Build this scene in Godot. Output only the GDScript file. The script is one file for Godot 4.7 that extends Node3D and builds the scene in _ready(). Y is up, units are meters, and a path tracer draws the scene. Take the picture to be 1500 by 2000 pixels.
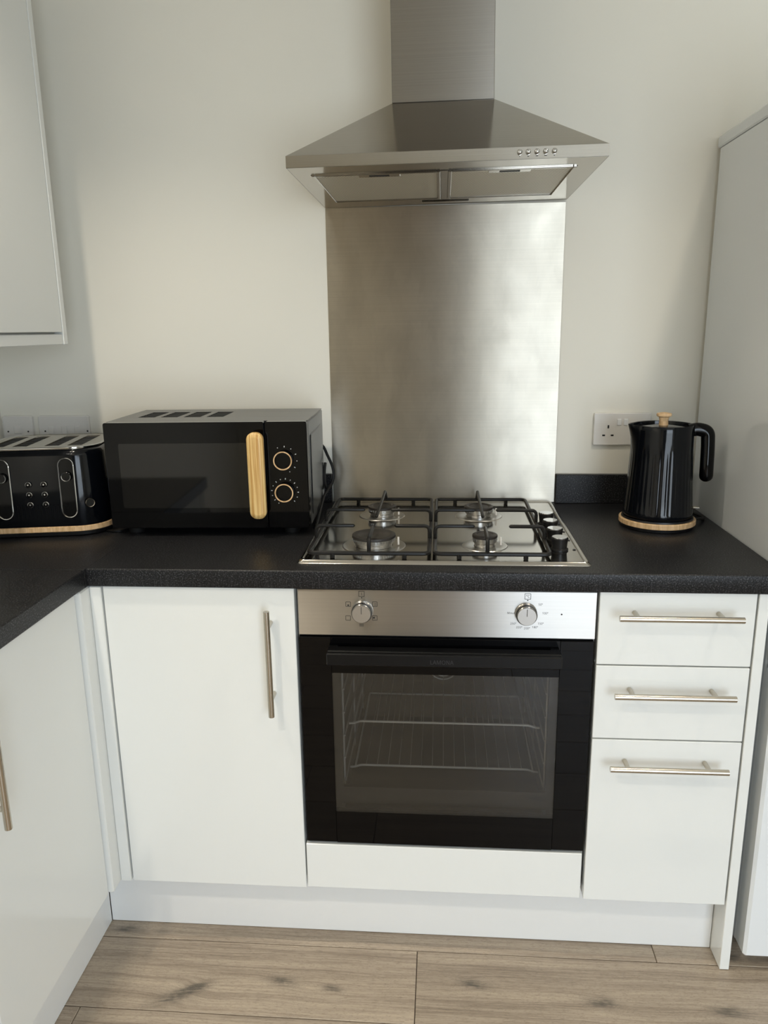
extends Node3D
# A fitted kitchen corner: white units, black worktop, oven, gas hob and chimney hood.
# x runs right along the back wall, y is up, z comes out of the back wall into the room.

var X := Transform3D()          # placement given to every point that is added
var taken := {}
var M := {}

# ---------------------------------------------------------------- shapes
func own() -> SurfaceTool:       # for a thing that is one mesh: the scene's own axes
	X = Transform3D()
	return mb()

func mb() -> SurfaceTool:
	var st := SurfaceTool.new()
	st.begin(Mesh.PRIMITIVE_TRIANGLES)
	return st

func uv_of(p: Vector3, n: Vector3) -> Vector2:
	var a := n.abs()
	if a.y >= a.x and a.y >= a.z:
		return Vector2(p.x, p.z)
	if a.x >= a.z:
		return Vector2(p.z, -p.y)
	return Vector2(p.x, -p.y)

func vert(st: SurfaceTool, p: Vector3, n: Vector3, face: Vector3) -> void:
	st.set_normal((X.basis * n).normalized())
	st.set_uv(uv_of(p, face))
	st.add_vertex(X * p)

func tri(st: SurfaceTool, a: Vector3, b: Vector3, c: Vector3, na: Vector3, nb: Vector3, nc: Vector3) -> void:
	var f := (b - a).cross(c - a)
	vert(st, a, na, f)
	vert(st, c, nc, f)
	vert(st, b, nb, f)

func facet(st: SurfaceTool, pts: Array, ref: Vector3) -> void:
	var c := Vector3.ZERO
	for p in pts:
		c += p
	c /= pts.size()
	var n: Vector3 = (pts[1] - pts[0]).cross(pts[2] - pts[0]).normalized()
	var q := pts
	if n.dot(c - ref) < 0.0:
		q = pts.duplicate()
		q.reverse()
		n = -n
	for i in range(1, q.size() - 1):
		tri(st, q[0], q[i], q[i + 1], n, n, n)

# a box from its centre and size, its edges chamfered by b
func bx(st: SurfaceTool, c: Vector3, s: Vector3, b := 0.0) -> void:
	var h := s * 0.5
	b = minf(b, minf(h.x, minf(h.y, h.z)) * 0.9)
	var at := func(sg: Vector3, ax: int) -> Vector3:
		var v := Vector3((h.x - b) * sg.x, (h.y - b) * sg.y, (h.z - b) * sg.z)
		v[ax] = h[ax] * sg[ax]
		return c + v
	for ax in 3:
		var i := (ax + 1) % 3
		var j := (ax + 2) % 3
		for s1 in [-1.0, 1.0]:
			var q := []
			for k in [[-1.0, -1.0], [1.0, -1.0], [1.0, 1.0], [-1.0, 1.0]]:
				var sg := Vector3.ZERO
				sg[ax] = s1
				sg[i] = k[0]
				sg[j] = k[1]
				q.append(at.call(sg, ax))
			facet(st, q, c)
			if b > 0.0:
				for s2 in [-1.0, 1.0]:
					var sa := Vector3.ZERO
					sa[ax] = s1
					sa[i] = s2
					sa[j] = -1.0
					var sb := sa
					sb[j] = 1.0
					facet(st, [at.call(sa, ax), at.call(sb, ax), at.call(sb, i), at.call(sa, i)], c)
	if b > 0.0:
		for sx in [-1.0, 1.0]:
			for sy in [-1.0, 1.0]:
				for sz in [-1.0, 1.0]:
					var sg := Vector3(sx, sy, sz)
					facet(st, [at.call(sg, 0), at.call(sg, 1), at.call(sg, 2)], c)

func span(st: SurfaceTool, x0: float, x1: float, y0: float, y1: float, z0: float, z1: float, b := 0.0) -> void:
	bx(st, Vector3((x0 + x1) / 2, (y0 + y1) / 2, (z0 + z1) / 2), Vector3(absf(x1 - x0), absf(y1 - y0), absf(z1 - z0)), b)

# skin over closed rings of equal count, smooth where faces meet at less than about 40 degrees
func loft(st: SurfaceTool, rings: Array, cap0 := true, cap1 := true, flip := 0) -> void:
	var n: int = rings[0].size()
	var kk := rings.size() - 1
	var mid := []
	for r in rings:
		var c := Vector3.ZERO
		for p in r:
			c += p
		mid.append(c / n)
	var qn := []
	var total := 0.0
	for k in kk:
		var row := []
		for i in n:
			var j := (i + 1) % n
			var a: Vector3 = rings[k][i]
			var b: Vector3 = rings[k][j]
			var c: Vector3 = rings[k + 1][j]
			var d: Vector3 = rings[k + 1][i]
			var v := (c - a).cross(d - b)
			total += v.dot((a + b + c + d) / 4 - (mid[k] + mid[k + 1]) / 2)
			row.append(v.normalized())
		qn.append(row)
	var sg := 1.0 if total >= 0.0 else -1.0
	if flip != 0:
		sg = float(flip)
	var loop_k: bool = not cap0 and not cap1 and rings[0][0].is_equal_approx(rings[kk][0])
	for k in kk:
		for i in n:
			var j := (i + 1) % n
			var own: Vector3 = qn[k][i]
			var nn := []
			for corner in [[0, 0], [0, 1], [1, 1], [1, 0]]:
				var sum := Vector3.ZERO
				for dk in [-1, 0]:
					for di in [-1, 0]:
						var k2: int = k + corner[0] + dk
						if loop_k:
							k2 = (k2 + kk) % kk
						if k2 < 0 or k2 >= kk:
							continue
						var q: Vector3 = qn[k2][(i + corner[1] + di + n) % n]
						if q.dot(own) > 0.76:
							sum += q
				nn.append((sum if sum.length() > 0.001 else own).normalized() * sg)
			var a: Vector3 = rings[k][i]
			var b: Vector3 = rings[k][j]
			var c: Vector3 = rings[k + 1][j]
			var d: Vector3 = rings[k + 1][i]
			if sg > 0:
				tri(st, a, b, c, nn[0], nn[1], nn[2])
				tri(st, a, c, d, nn[0], nn[2], nn[3])
			else:
				tri(st, a, c, b, nn[0], nn[2], nn[1])
				tri(st, a, d, c, nn[0], nn[3], nn[2])
	for e in [[cap0, 0, 1], [cap1, kk, kk - 1]]:
		if e[0]:
			for i in n:
				var a: Vector3 = rings[e[1]][i]
				var b: Vector3 = rings[e[1]][(i + 1) % n]
				if (a - mid[e[1]]).length() > 0.00001:
					facet(st, [mid[e[1]], a, b], mid[e[2]] if not mid[e[2]].is_equal_approx(mid[e[1]]) else mid[e[1]] + (mid[kk / 2] - mid[e[1]]))

# turned shape: profile of (radius, height) round the y axis through c
func lathe(st: SurfaceTool, c: Vector3, prof: Array, n := 24, cap0 := true, cap1 := true, flip := 0) -> void:
	var rings := []
	for p in prof:
		var r := []
		for i in n:
			var t := TAU * i / n
			r.append(c + Vector3(cos(t) * p[0], p[1], sin(t) * p[0]))
		rings.append(r)
	loft(st, rings, cap0, cap1, flip)

# the same round an axis that points to the viewer (z)
func lathe_z(st: SurfaceTool, c: Vector3, prof: Array, n := 24, cap0 := true, cap1 := true, flip := 0) -> void:
	var rings := []
	for p in prof:
		var r := []
		for i in n:
			var t := TAU * i / n
			r.append(c + Vector3(cos(t) * p[0], sin(t) * p[0], p[1]))
		rings.append(r)
	loft(st, rings, cap0, cap1, flip)

func tube(st: SurfaceTool, pts: Array, r: float, n := 8, closed := false, round_end := false) -> void:
	var path := pts.duplicate()
	var radii := []
	for p in path:
		radii.append(r)
	if round_end and not closed:
		var d0: Vector3 = (path[0] - path[1]).normalized()
		var d1: Vector3 = (path[-1] - path[-2]).normalized()
		path.insert(0, path[0] + d0 * r * 0.6)
		radii.insert(0, r * 0.75)
		path.insert(0, path[0] + d0 * r * 0.35)
		radii.insert(0, r * 0.3)
		path.append(path[-1] + d1 * r * 0.6)
		radii.append(r * 0.75)
		path.append(path[-1] + d1 * r * 0.35)
		radii.append(r * 0.3)
	var m := path.size()
	var rings := []
	var up := Vector3.ZERO
	for k in m:
		var t: Vector3
		if closed:
			t = (path[(k + 1) % m] - path[(k + m - 1) % m]).normalized()
		else:
			t = (path[mini(k + 1, m - 1)] - path[maxi(k - 1, 0)]).normalized()
		if up == Vector3.ZERO:
			up = t.cross(Vector3(0.31, 0.9, 0.27)).normalized()
		up = (up - t * up.dot(t)).normalized()
		var side := t.cross(up)
		var ring := []
		for i in n:
			var a := TAU * i / n
			ring.append(path[k] + (up * cos(a) + side * sin(a)) * radii[k])
		rings.append(ring)
	if closed:
		rings.append(rings[0])
	loft(st, rings, not closed, not closed)

# points of a path with its corners rounded
func bend(pts: Array, r: float, seg := 4) -> Array:
	var out := [pts[0]]
	for i in range(1, pts.size() - 1):
		var p: Vector3 = pts[i]
		var a: Vector3 = (pts[i - 1] - p)
		var b: Vector3 = (pts[i + 1] - p)
		var d := minf(r, minf(a.length(), b.length()) * 0.48)
		var p0 := p + a.normalized() * d
		var p1 := p + b.normalized() * d
		for k in seg + 1:
			var t := float(k) / seg
			out.append(p0.lerp(p, t).lerp(p.lerp(p1, t), t))
	out.append(pts[-1])
	return out

func rr(w: float, h: float, r: float, seg := 5) -> Array:
	var out := []
	r = maxf(r, 0.00005)
	for q in 4:
		var c := Vector2([1, -1, -1, 1][q] * (w / 2 - r), [1, 1, -1, -1][q] * (h / 2 - r))
		for k in seg + 1:
			var t := (q + float(k) / seg) * PI / 2
			out.append(c + Vector2(cos(t), sin(t)) * r)
	return out

# a slab with round corners; B takes (across, along, thick) to the scene, thick runs 0..d, chamfer b at the far face
func slab(st: SurfaceTool, c: Vector3, B: Basis, w: float, h: float, d: float, r: float, b := 0.001, seg := 5) -> void:
	var rings := []
	for s in [[0.0, 0.0], [d - b, 0.0], [d, b]]:
		var ring := []
		for p in rr(w - 2 * s[1], h - 2 * s[1], r - s[1], seg):
			ring.append(c + B * Vector3(p.x, p.y, s[0]))
		rings.append(ring)
	loft(st, rings)

func flat() -> Basis:            # slab lying on its back: thick = up
	return Basis(Vector3(1, 0, 0), Vector3(0, 0, -1), Vector3(0, 1, 0))

func words(st: SurfaceTool, s: String, c: Vector3, size: float, depth := 0.0003) -> void:
	var t := TextMesh.new()
	var f := SystemFont.new()
	f.font_names = PackedStringArray(["Droid Sans"])
	t.font = f
	t.text = s
	t.font_size = 32
	t.pixel_size = size / 32.0
	t.depth = depth
	t.curve_step = 4.0
	st.append_from(t, 0, X * Transform3D(Basis(), c))

# ---------------------------------------------------------------- objects
func numbered(called: String) -> String:
	if not taken.has(called):
		taken[called] = 0
		return called
	taken[called] += 1
	return "%s_%03d" % [called, taken[called]]

func tag(o: Node, label := "", category := "", group := "", kind := "") -> void:
	for e in [["label", label], ["category", category], ["group", group], ["kind", kind]]:
		if e[1] != "":
			o.set_meta(e[0], e[1])

# a thing stands at its base; its parts are modelled in the scene's axes until done
func thing(called: String, label: String, category: String, at: Vector3, group := "") -> Node3D:
	var o := Node3D.new()
	o.name = numbered(called)
	o.position = at
	add_child(o)
	tag(o, label, category, group)
	X = Transform3D(Basis(), -at)
	return o

func obj(called: String, st: SurfaceTool, mat: Material, parent: Node, label := "") -> MeshInstance3D:
	var o := MeshInstance3D.new()
	o.name = called
	var me := st.commit()
	o.mesh = me
	o.material_override = null
	for i in me.get_surface_count():
		me.surface_set_material(i, mat)
	o.cast_shadow = GeometryInstance3D.SHADOW_CASTING_SETTING_ON
	parent.add_child(o, true)
	if label != "":
		o.set_meta("label", label)
	return o

func single(called: String, st: SurfaceTool, mat: Material, label: String, category: String, group := "") -> MeshInstance3D:
	var o := obj(numbered(called), st, mat, self)
	tag(o, label, category, group)
	return o

func struct(called: String, st: SurfaceTool, mat: Material) -> MeshInstance3D:
	var o := obj(called, st, mat, self)
	o.set_meta("kind", "structure")
	return o

# ---------------------------------------------------------------- materials
func mat(key: String, c: Color, rough := 0.5, metal := 0.0) -> StandardMaterial3D:
	var m := StandardMaterial3D.new()
	m.resource_name = key
	m.albedo_color = c
	m.roughness = rough
	m.metallic = metal
	m.cull_mode = BaseMaterial3D.CULL_DISABLED
	M[key] = m
	return m

func rgb(r: int, g: int, b: int) -> Color:
	return Color(r / 255.0, g / 255.0, b / 255.0)

func noise_tex(sd: int, freq: float, size: int, cols: Array, octaves := 3, type := FastNoiseLite.TYPE_SIMPLEX_SMOOTH) -> NoiseTexture2D:
	var n := FastNoiseLite.new()
	n.seed = sd
	n.noise_type = type
	n.frequency = freq
	n.fractal_octaves = octaves
	var t := NoiseTexture2D.new()
	t.width = size
	t.height = size
	t.seamless = true
	t.noise = n
	if cols.size() > 0:
		var g := Gradient.new()
		g.offsets = PackedFloat32Array()
		g.colors = PackedColorArray()
		var offs := PackedFloat32Array()
		var cc := PackedColorArray()
		for e in cols:
			offs.append(e[0])
			cc.append(e[1])
		g.offsets = offs
		g.colors = cc
		t.color_ramp = g
	return t

# lines of a brush along u: r = tone
func brush_image(sd: int, lo: float, hi: float, smear := 0.0) -> ImageTexture:
	var rng := RandomNumberGenerator.new()
	rng.seed = sd
	var w := 512
	var h := 1024 if smear > 0.0 else 512
	var n := FastNoiseLite.new()       # wipe marks left on the sheet
	n.seed = sd
	n.frequency = 0.014
	n.domain_warp_enabled = true
	n.domain_warp_amplitude = 60.0
	n.domain_warp_frequency = 0.01
	var im := Image.create(w, h, false, Image.FORMAT_RGB8)
	for y in h:
		var a := rng.randf()
		var b := rng.randf()
		var c := rng.randf()
		for x in w:
			var t := float(x) / w
			var v := a + (b - a) * (0.5 - 0.5 * cos(TAU * t)) * 0.7 + (c - 0.5) * 0.5 * sin(TAU * (t * 2.0 + c))
			v = clampf(v, 0.0, 1.0)
			var g := lerpf(lo, hi, v)
			if smear > 0.0:
				g *= 1.0 - smear * clampf(0.35 + 0.9 * n.get_noise_2d(x * 1.5, y * 0.35), 0.0, 1.0)
			im.set_pixel(x, y, Color(g, g, g))
	return ImageTexture.create_from_image(im)

# one floor board, u along 1.38 m and v across 0.19 m; knots as (u, v, size, slant)
func board_image(sd: int, knots: Array, tone: float) -> ImageTexture:
	var w := 1380
	var h := 200
	var n := FastNoiseLite.new()
	n.seed = sd
	n.noise_type = FastNoiseLite.TYPE_SIMPLEX_SMOOTH
	n.frequency = 1.0
	n.fractal_octaves = 2
	var im := Image.create(w, h, false, Image.FORMAT_RGB8)
	var base := Vector3(167, 152, 134)
	var dark := Vector3(104, 91, 78)
	var pale := Vector3(200, 184, 162)
	for y in h:
		for x in w:
			var u := x * 0.001
			var v := y * 0.00095
			var bendv := 0.0
			var knot := 0.0
			for k in knots:
				var du: float = (u - k[0])
				var dv: float = (v - k[1]) - du * k[3]
				var d2: float = du * du / (k[2] * k[2] * 7.0) + dv * dv / (k[2] * k[2])
				bendv += dv * 0.9 * exp(-d2 * 0.6)
				knot += exp(-d2 * 1.1)
			var vv := v + bendv + n.get_noise_2d(u * 3.0, v * 6.0) * 0.005
			var broad := n.get_noise_2d(u * 1.1 + 7.0, vv * 34.0)
			var streak := n.get_noise_2d(u * 3.5 + 50.0, vv * 190.0)
			var fine := n.get_noise_2d(u * 22.0, vv * 700.0 + 11.0)
			var pore := n.get_noise_2d(u * 45.0 + 9.0, vv * 1400.0)
			var t := broad * 0.4 + streak * 0.4 + fine * 0.28
			var c := base
			if t > 0.0:
				c = base.lerp(pale, clampf(t * 1.1, 0.0, 1.0))
			else:
				c = base.lerp(dark, clampf(-t * 0.9, 0.0, 0.8))
			if pore < -0.38:
				c = c.lerp(dark, 0.25)
			var wisp := n.get_noise_2d(u * 16.0 + 3.0, vv * 260.0) + 0.5 * n.get_noise_2d(u * 50.0, v * 90.0)
			c = c.lerp(Vector3(84, 78, 70), clampf(knot * (0.62 + wisp * 0.7), 0.0, 0.85))
			c *= tone / 255.0
			im.set_pixel(x, y, Color(c.x, c.y, c.z))
	return ImageTexture.create_from_image(im)

# pale striped wood of the appliance trims; lines run along v
func trim_wood(sd: int, a: Color, b: Color) -> ImageTexture:
	var n := FastNoiseLite.new()
	n.seed = sd
	n.frequency = 1.0
	var im := Image.create(256, 256, false, Image.FORMAT_RGB8)
	for y in 256:
		for x in 256:
			var s := n.get_noise_2d(x * 0.045, y * 0.004) + 0.5 * n.get_noise_2d(x * 0.16, y * 0.012 + 40.0)
			im.set_pixel(x, y, a.lerp(b, clampf(0.5 + s * 1.1, 0.0, 1.0)))
	return ImageTexture.create_from_image(im)

func weave_image() -> ImageTexture:      # fine punched mesh of a filter: wires and holes
	var im := Image.create(64, 64, false, Image.FORMAT_RGB8)
	for y in 64:
		for x in 64:
			var d := Vector2(fmod(x + (8 if int(y / 16.0) % 2 else 0), 16.0) - 8.0, fmod(y, 16.0) - 8.0).length()
			im.set_pixel(x, y, rgb(104, 98, 84) if d < 4.5 else rgb(214, 206, 186))
	return ImageTexture.create_from_image(im)

func steel(key: String, c: Color, rough: float, tex: Texture2D, scale: Vector3, aniso := 0.0) -> StandardMaterial3D:
	var m := mat(key, c, 1.0, 1.0)
	m.roughness = rough
	if tex:
		m.albedo_texture = tex
		m.uv1_scale = scale
	if aniso != 0.0:
		m.anisotropy_enabled = true
		m.anisotropy = aniso
	return m

func materials() -> void:
	mat("wall_paint", rgb(238, 234, 222), 0.75)
	mat("ceiling_paint", rgb(240, 238, 232), 0.9)
	mat("gloss_white", rgb(235, 236, 232), 0.13)
	mat("satin_white", rgb(238, 238, 235), 0.3)
	mat("carcass_white", rgb(205, 205, 200), 0.5)
	mat("fridge_white", rgb(232, 235, 236), 0.1)
	mat("socket_white", rgb(232, 228, 222), 0.2)
	mat("pvc_white", rgb(238, 238, 238), 0.25)
	mat("dark_slot", rgb(16, 15, 15), 0.6)
	mat("gasket", rgb(110, 112, 112), 0.6)
	var wt := mat("worktop_laminate", Color.WHITE, 0.36)
	wt.metallic_specular = 0.36
	wt.albedo_texture = noise_tex(11, 0.16, 512, [[0.0, rgb(12, 12, 13)], [0.42, rgb(24, 24, 25)], [0.58, rgb(35, 35, 37)], [0.72, rgb(60, 60, 62)], [1.0, rgb(112, 112, 114)]], 2)
	wt.uv1_triplanar = true
	wt.uv1_world_triplanar = true
	wt.uv1_scale = Vector3(3.1, 3.1, 3.1)
	var br := brush_image(5, 0.965, 1.0)
	steel("steel_brushed", rgb(160, 155, 147), 0.33, br, Vector3(1.2, 2.5, 1), -0.95)
	var sp := steel("steel_splash", rgb(200, 193, 179), 0.36, brush_image(6, 0.965, 1.0, 0.06), Vector3(1.25, 1.25, 1), -1.0)
	sp.uv1_offset = Vector3(0.5, 2.1, 0)
	sp.roughness = 1.0
	sp.roughness_texture = noise_tex(21, 0.012, 512, [[0.0, Color(0.345, 0.345, 0.345)], [0.5, Color(0.36, 0.36, 0.36)], [1.0, Color(0.385, 0.385, 0.385)]], 5)
	sp.roughness_texture_channel = BaseMaterial3D.TEXTURE_CHANNEL_GREEN
	steel("steel_hood", rgb(176, 171, 162), 0.14, br, Vector3(1.5, 2.5, 1), -0.4)
	steel("steel_hob", rgb(178, 174, 166), 0.12, null, Vector3.ONE)
	steel("steel_panel", rgb(190, 186, 180), 0.34, br, Vector3(1.5, 3.0, 1), -1.0)
	steel("nickel", rgb(190, 182, 168), 0.24, null, Vector3.ONE)
	steel("chrome", rgb(205, 205, 205), 0.08, null, Vector3.ONE)
	steel("aluminium", rgb(196, 194, 190), 0.28, null, Vector3.ONE)
	mat("rack_wire", rgb(214, 212, 204), 0.25, 0.4)
	mat("cast_iron", rgb(20, 19, 18), 0.42).metallic_specular = 0.4
	mat("burner_cap", rgb(40, 36, 32), 0.5)
	mat("black_gloss", rgb(6, 6, 7), 0.06).metallic_specular = 0.36
	mat("black_glass", rgb(5, 5, 6), 0.03).metallic_specular = 0.32
	mat("black_satin", rgb(12, 12, 13), 0.32).metallic_specular = 0.35
	mat("black_plastic", rgb(14, 14, 15), 0.4)
	mat("black_rubber", rgb(16, 16, 16), 0.6)
	mat("casing_black", rgb(30, 30, 31), 0.24)
	mat("kettle_black", rgb(8, 10, 14), 0.1).metallic_specular = 0.4
	mat("enamel", rgb(44, 42, 38), 0.35)
	mat("print_dark", rgb(40, 38, 36), 0.5)
	mat("print_pale", rgb(190, 190, 186), 0.5)
	mat("print_faint", rgb(38, 38, 40), 0.4)
	var hw := mat("oak_handle", Color.WHITE, 0.4)
	hw.albedo_texture = trim_wood(4, rgb(196, 150, 84), rgb(236, 204, 140))
	hw.uv1_scale = Vector3(14, 3, 1)
	var kw := mat("beech_trim", Color.WHITE, 0.45)
	kw.albedo_texture = trim_wood(9, rgb(196, 158, 112), rgb(224, 190, 146))
	kw.uv1_scale = Vector3(9, 9, 1)
	var fl := mat("filter_mesh", Color.WHITE, 0.45, 0.25)
	fl.albedo_texture = weave_image()
	fl.uv1_scale = Vector3(42, 42, 1)
	var og := mat("oven_window_glass", Color(0.19, 0.185, 0.165, 0.27), 0.04)
	og.transparency = BaseMaterial3D.TRANSPARENCY_ALPHA
	var mg := mat("microwave_window", rgb(30, 30, 31), 0.05)
	mg.albedo_texture = weave_image()
	mg.albedo_color = rgb(26, 26, 28)
	mg.uv1_scale = Vector3(70, 70, 1)
	var pg := mat("window_pane_glass", Color(0.9, 0.95, 0.95, 0.03), 0.0)
	pg.transparency = BaseMaterial3D.TRANSPARENCY_ALPHA
	mat("door_wood", rgb(74, 62, 52), 0.5)
	mat("paving", rgb(150, 146, 138), 0.9)
	var lens := mat("lamp_lens", rgb(255, 240, 215), 0.4)
	lens.emission_enabled = true
	lens.emission = rgb(255, 232, 196)
	lens.emission_energy_multiplier = 6.0
	for i in 4:
		var kn := [[[0.875, 0.15, 0.0165, -0.42], [0.91, 0.125, 0.010, -0.3], [1.09, 0.10, 0.0115, 0.08], [1.2, 0.112, 0.008, 0.12]], [[0.12, 0.083, 0.011, 0.12], [0.39, 0.113, 0.012, 0.05], [0.64, 0.12, 0.013, 0.0], [1.1, 0.13, 0.012, 0.0]], [[0.62, 0.05, 0.010, 0.1]], [[0.16, 0.165, 0.010, 0.0], [0.7, 0.05, 0.010, -0.1]]]
		var m := mat("floor_board_%d" % i, Color.WHITE, 0.38)
		m.albedo_texture = board_image(40 + i, kn[i], [1.0, 0.97, 0.94, 1.0][i])
		m.uv1_scale = Vector3(1 / BOARD, 1 / 0.19, 1)
	mat("floor_base", rgb(52, 44, 36), 0.9)

# ---------------------------------------------------------------- the place
const CEIL := 2.4
const XL := -1.235      # left wall
const XR := 3.3
const ZR := 4.2         # wall behind the camera
const T := 0.908        # top of the worktop
const ZF := 0.612       # faces of the doors
const BOARD := 1.38     # length of a floor board
const YB := 0.165       # lower edge of the doors

func downlight(at: Vector3, energy: float, which: String) -> void:
	var t := thing("ceiling_downlight", "round recessed downlight in the white ceiling, " + which, "lamp", at, "ceiling downlights")
	X = Transform3D()
	var st := mb()
	lathe(st, Vector3.ZERO, [[0.034, -0.001], [0.036, -0.008], [0.045, -0.008], [0.048, -0.004], [0.048, 0.0]], 28, false, false)
	obj("trim_ring", st, M.pvc_white, t)
	st = mb()
	lathe(st, Vector3.ZERO, [[0.034, -0.003], [0.034, -0.0005]], 24)
	obj("lamp_lens", st, M.lamp_lens, t)
	var l := SpotLight3D.new()
	l.name = "lamp_beam"
	l.position = Vector3(0, -0.02, 0)
	l.rotation_degrees = Vector3(-90, 0, 0)
	l.light_color = Color(1.0, 0.955, 0.88)
	l.light_energy = energy
	l.light_size = 0.035
	l.spot_range = 9.0
	l.spot_attenuation = 2.0
	l.spot_angle = 62.0
	l.spot_angle_attenuation = 0.7
	l.shadow_enabled = true
	t.add_child(l)

func setup() -> void:
	var cam := Camera3D.new()
	cam.name = "camera"
	cam.position = Vector3(-0.00708, 1.37319, 2.04202)
	cam.rotation = Vector3(-0.2373, 0.077557, -0.013702)
	cam.fov = 67.943
	cam.near = 0.02
	cam.far = 60.0
	cam.current = true
	add_child(cam)
	var we := WorldEnvironment.new()
	we.name = "surroundings"
	var e := Environment.new()
	var sky := Sky.new()
	var sm := ProceduralSkyMaterial.new()
	sm.sky_top_color = Color(0.62, 0.74, 0.92)
	sm.sky_horizon_color = Color(0.86, 0.9, 0.95)
	sm.ground_bottom_color = Color(0.45, 0.45, 0.42)
	sm.ground_horizon_color = Color(0.7, 0.7, 0.68)
	sm.sky_energy_multiplier = 1.6
	sky.sky_material = sm
	e.background_mode = Environment.BG_SKY
	e.sky = sky
	e.tonemap_mode = Environment.TONE_MAPPER_LINEAR
	e.tonemap_exposure = 1.05
	e.sdfgi_enabled = true
	e.ssao_enabled = true
	e.ssil_enabled = true
	we.environment = e
	add_child(we)
	# daylight that comes in through the glazed door behind the camera
	var a := AreaLight3D.new()
	a.name = "window_daylight"
	a.area_size = Vector2(1.5, 1.95)
	a.position = Vector3(1.12, 1.1, ZR - 0.04)
	a.light_color = Color(0.91, 0.96, 1.0)
	a.light_energy = 5.3
	a.shadow_enabled = true
	add_child(a)

func room() -> void:
	X = Transform3D()
	var st := mb()
	span(st, XL - 0.1, XR + 0.1, -0.1, -0.006, -0.1, ZR + 0.1)
	var fl := struct("floor", st, M.floor_base)
	# boards run along x; ends as in the photograph near the units
	var pitch := 0.1885
	var cache := {}
	var rng := RandomNumberGenerator.new()
	rng.seed = 8
	var row := -4
	while true:
		var z0 := 0.6007 + row * pitch
		if z0 > ZR:
			break
		var joint: float = {-1: 0.474, 0: -0.057, 1: -0.757}.get(row, rng.randf_range(-1.2, 0.0))
		var za := maxf(z0, 0.0)
		var zb := minf(z0 + pitch, ZR)
		var k := -2
		while joint + k * BOARD < XR:
			var xa := maxf(joint + k * BOARD, XL)
			var xb := minf(joint + (k + 1) * BOARD, XR)
			var left := xa - (joint + k * BOARD)
			k += 1
			if xb - xa < 0.03 or zb - za < 0.02:
				continue
			var variant := (row * 3 + k * 2 + 40) % 4
			if row == 0:
				variant = 0 if k <= 0 else 1
			elif row == -1:
				variant = 3
			var key := "%.3f %.3f %.3f %d" % [xb - xa, zb - za, left, variant]
			if not cache.has(key):
				var b := mb()
				# origin at the board's own full-length corner, so that the grain runs on where it is cut
				span(b, left + 0.0007, left + xb - xa - 0.0007, -0.006, 0.0, 0.0008, zb - za - 0.0008, 0.0012)
				var me := b.commit()
				me.surface_set_material(0, M["floor_board_%d" % variant])
				cache[key] = me
			var p := MeshInstance3D.new()
			p.name = "plank"
			p.mesh = cache[key]
			p.position = Vector3(xa - left, 0, za)
			fl.add_child(p, true)
		row += 1
	st = mb()
	span(st, XL - 0.1, XR + 0.1, 0, CEIL, -0.1, 0)
	struct("wall_back", st, M.wall_paint)
	st = mb()
	span(st, XL - 0.1, XL, 0, CEIL, 0, ZR)
	struct("wall_left", st, M.wall_paint)
	st = mb()
	span(st, XR, XR + 0.1, 0, CEIL, 0, ZR)
	struct("wall_right", st, M.wall_paint)
	st = mb()
	span(st, XL - 0.1, -0.45, 0, CEIL, ZR, ZR + 0.1)
	span(st, -0.45, 0.3, 2.05, CEIL, ZR, ZR + 0.1)
	span(st, 0.3, 0.34, 0, CEIL, ZR, ZR + 0.1)
	span(st, 0.34, 1.9, 2.1, CEIL, ZR, ZR + 0.1)
	span(st, 1.9, XR + 0.1, 0, CEIL, ZR, ZR + 0.1)
	struct("wall_rear", st, M.wall_paint)
	st = mb()
	span(st, XL - 0.1, XR + 0.1, CEIL, CEIL + 0.1, -0.1, ZR + 0.1)
	struct("ceiling", st, M.ceiling_paint)
	# behind the camera: a dark inner door and a glazed garden door
	st = mb()
	span(st, -0.445, 0.295, 0.005, 2.045, ZR + 0.03, ZR + 0.07, 0.003)
	var d := struct("door_1", st, M.door_wood)
	st = mb()
	for y in [[0.2, 0.95], [1.1, 1.9]]:
		span(st, -0.33, 0.18, y[0], y[1], ZR + 0.02, ZR + 0.03, 0.004)
	obj("panel", st, M.door_wood, d)
	st = mb()
	for x in [0.34, 1.085, 1.83]:
		span(st, x, x + 0.07, 0.0, 2.1, ZR + 0.02, ZR + 0.08, 0.004)
	for y in [[0.0, 0.12], [2.03, 2.1]]:
		span(st, 0.41, 1.083, y[0], y[1], ZR + 0.02, ZR + 0.08, 0.004)
		span(st, 1.157, 1.828, y[0], y[1], ZR + 0.02, ZR + 0.08, 0.004)
	var w := struct("window_1", st, M.pvc_white)
	for x in [0.41, 1.155]:
		st = mb()
		span(st, x, x + 0.675, 0.12, 2.03, ZR + 0.048, ZR + 0.052)
		obj("pane", st, M.window_pane_glass, w)
	st = mb()
	span(st, -6, 8, -0.3, -0.1, ZR + 0.1, ZR + 9)
	struct("ground", st, M.paving)
	var spots := [[-0.81, 0.95, 0.8, "above the left run of cabinets"], [0.77, 0.95, 0.5, "in front of the fridge"], [-0.81, 2.1, 1.3, "second from the hob wall on the toaster side"], [0.77, 2.1, 0.22, "second from the hob wall on the fridge side"], [-0.81, 3.2, 0.65, "third from the hob wall on the toaster side"], [0.77, 3.2, 0.25, "third from the hob wall on the fridge side"]]
	for p in spots:
		downlight(Vector3(p[0], CEIL, p[1]), p[2], p[3])

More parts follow.
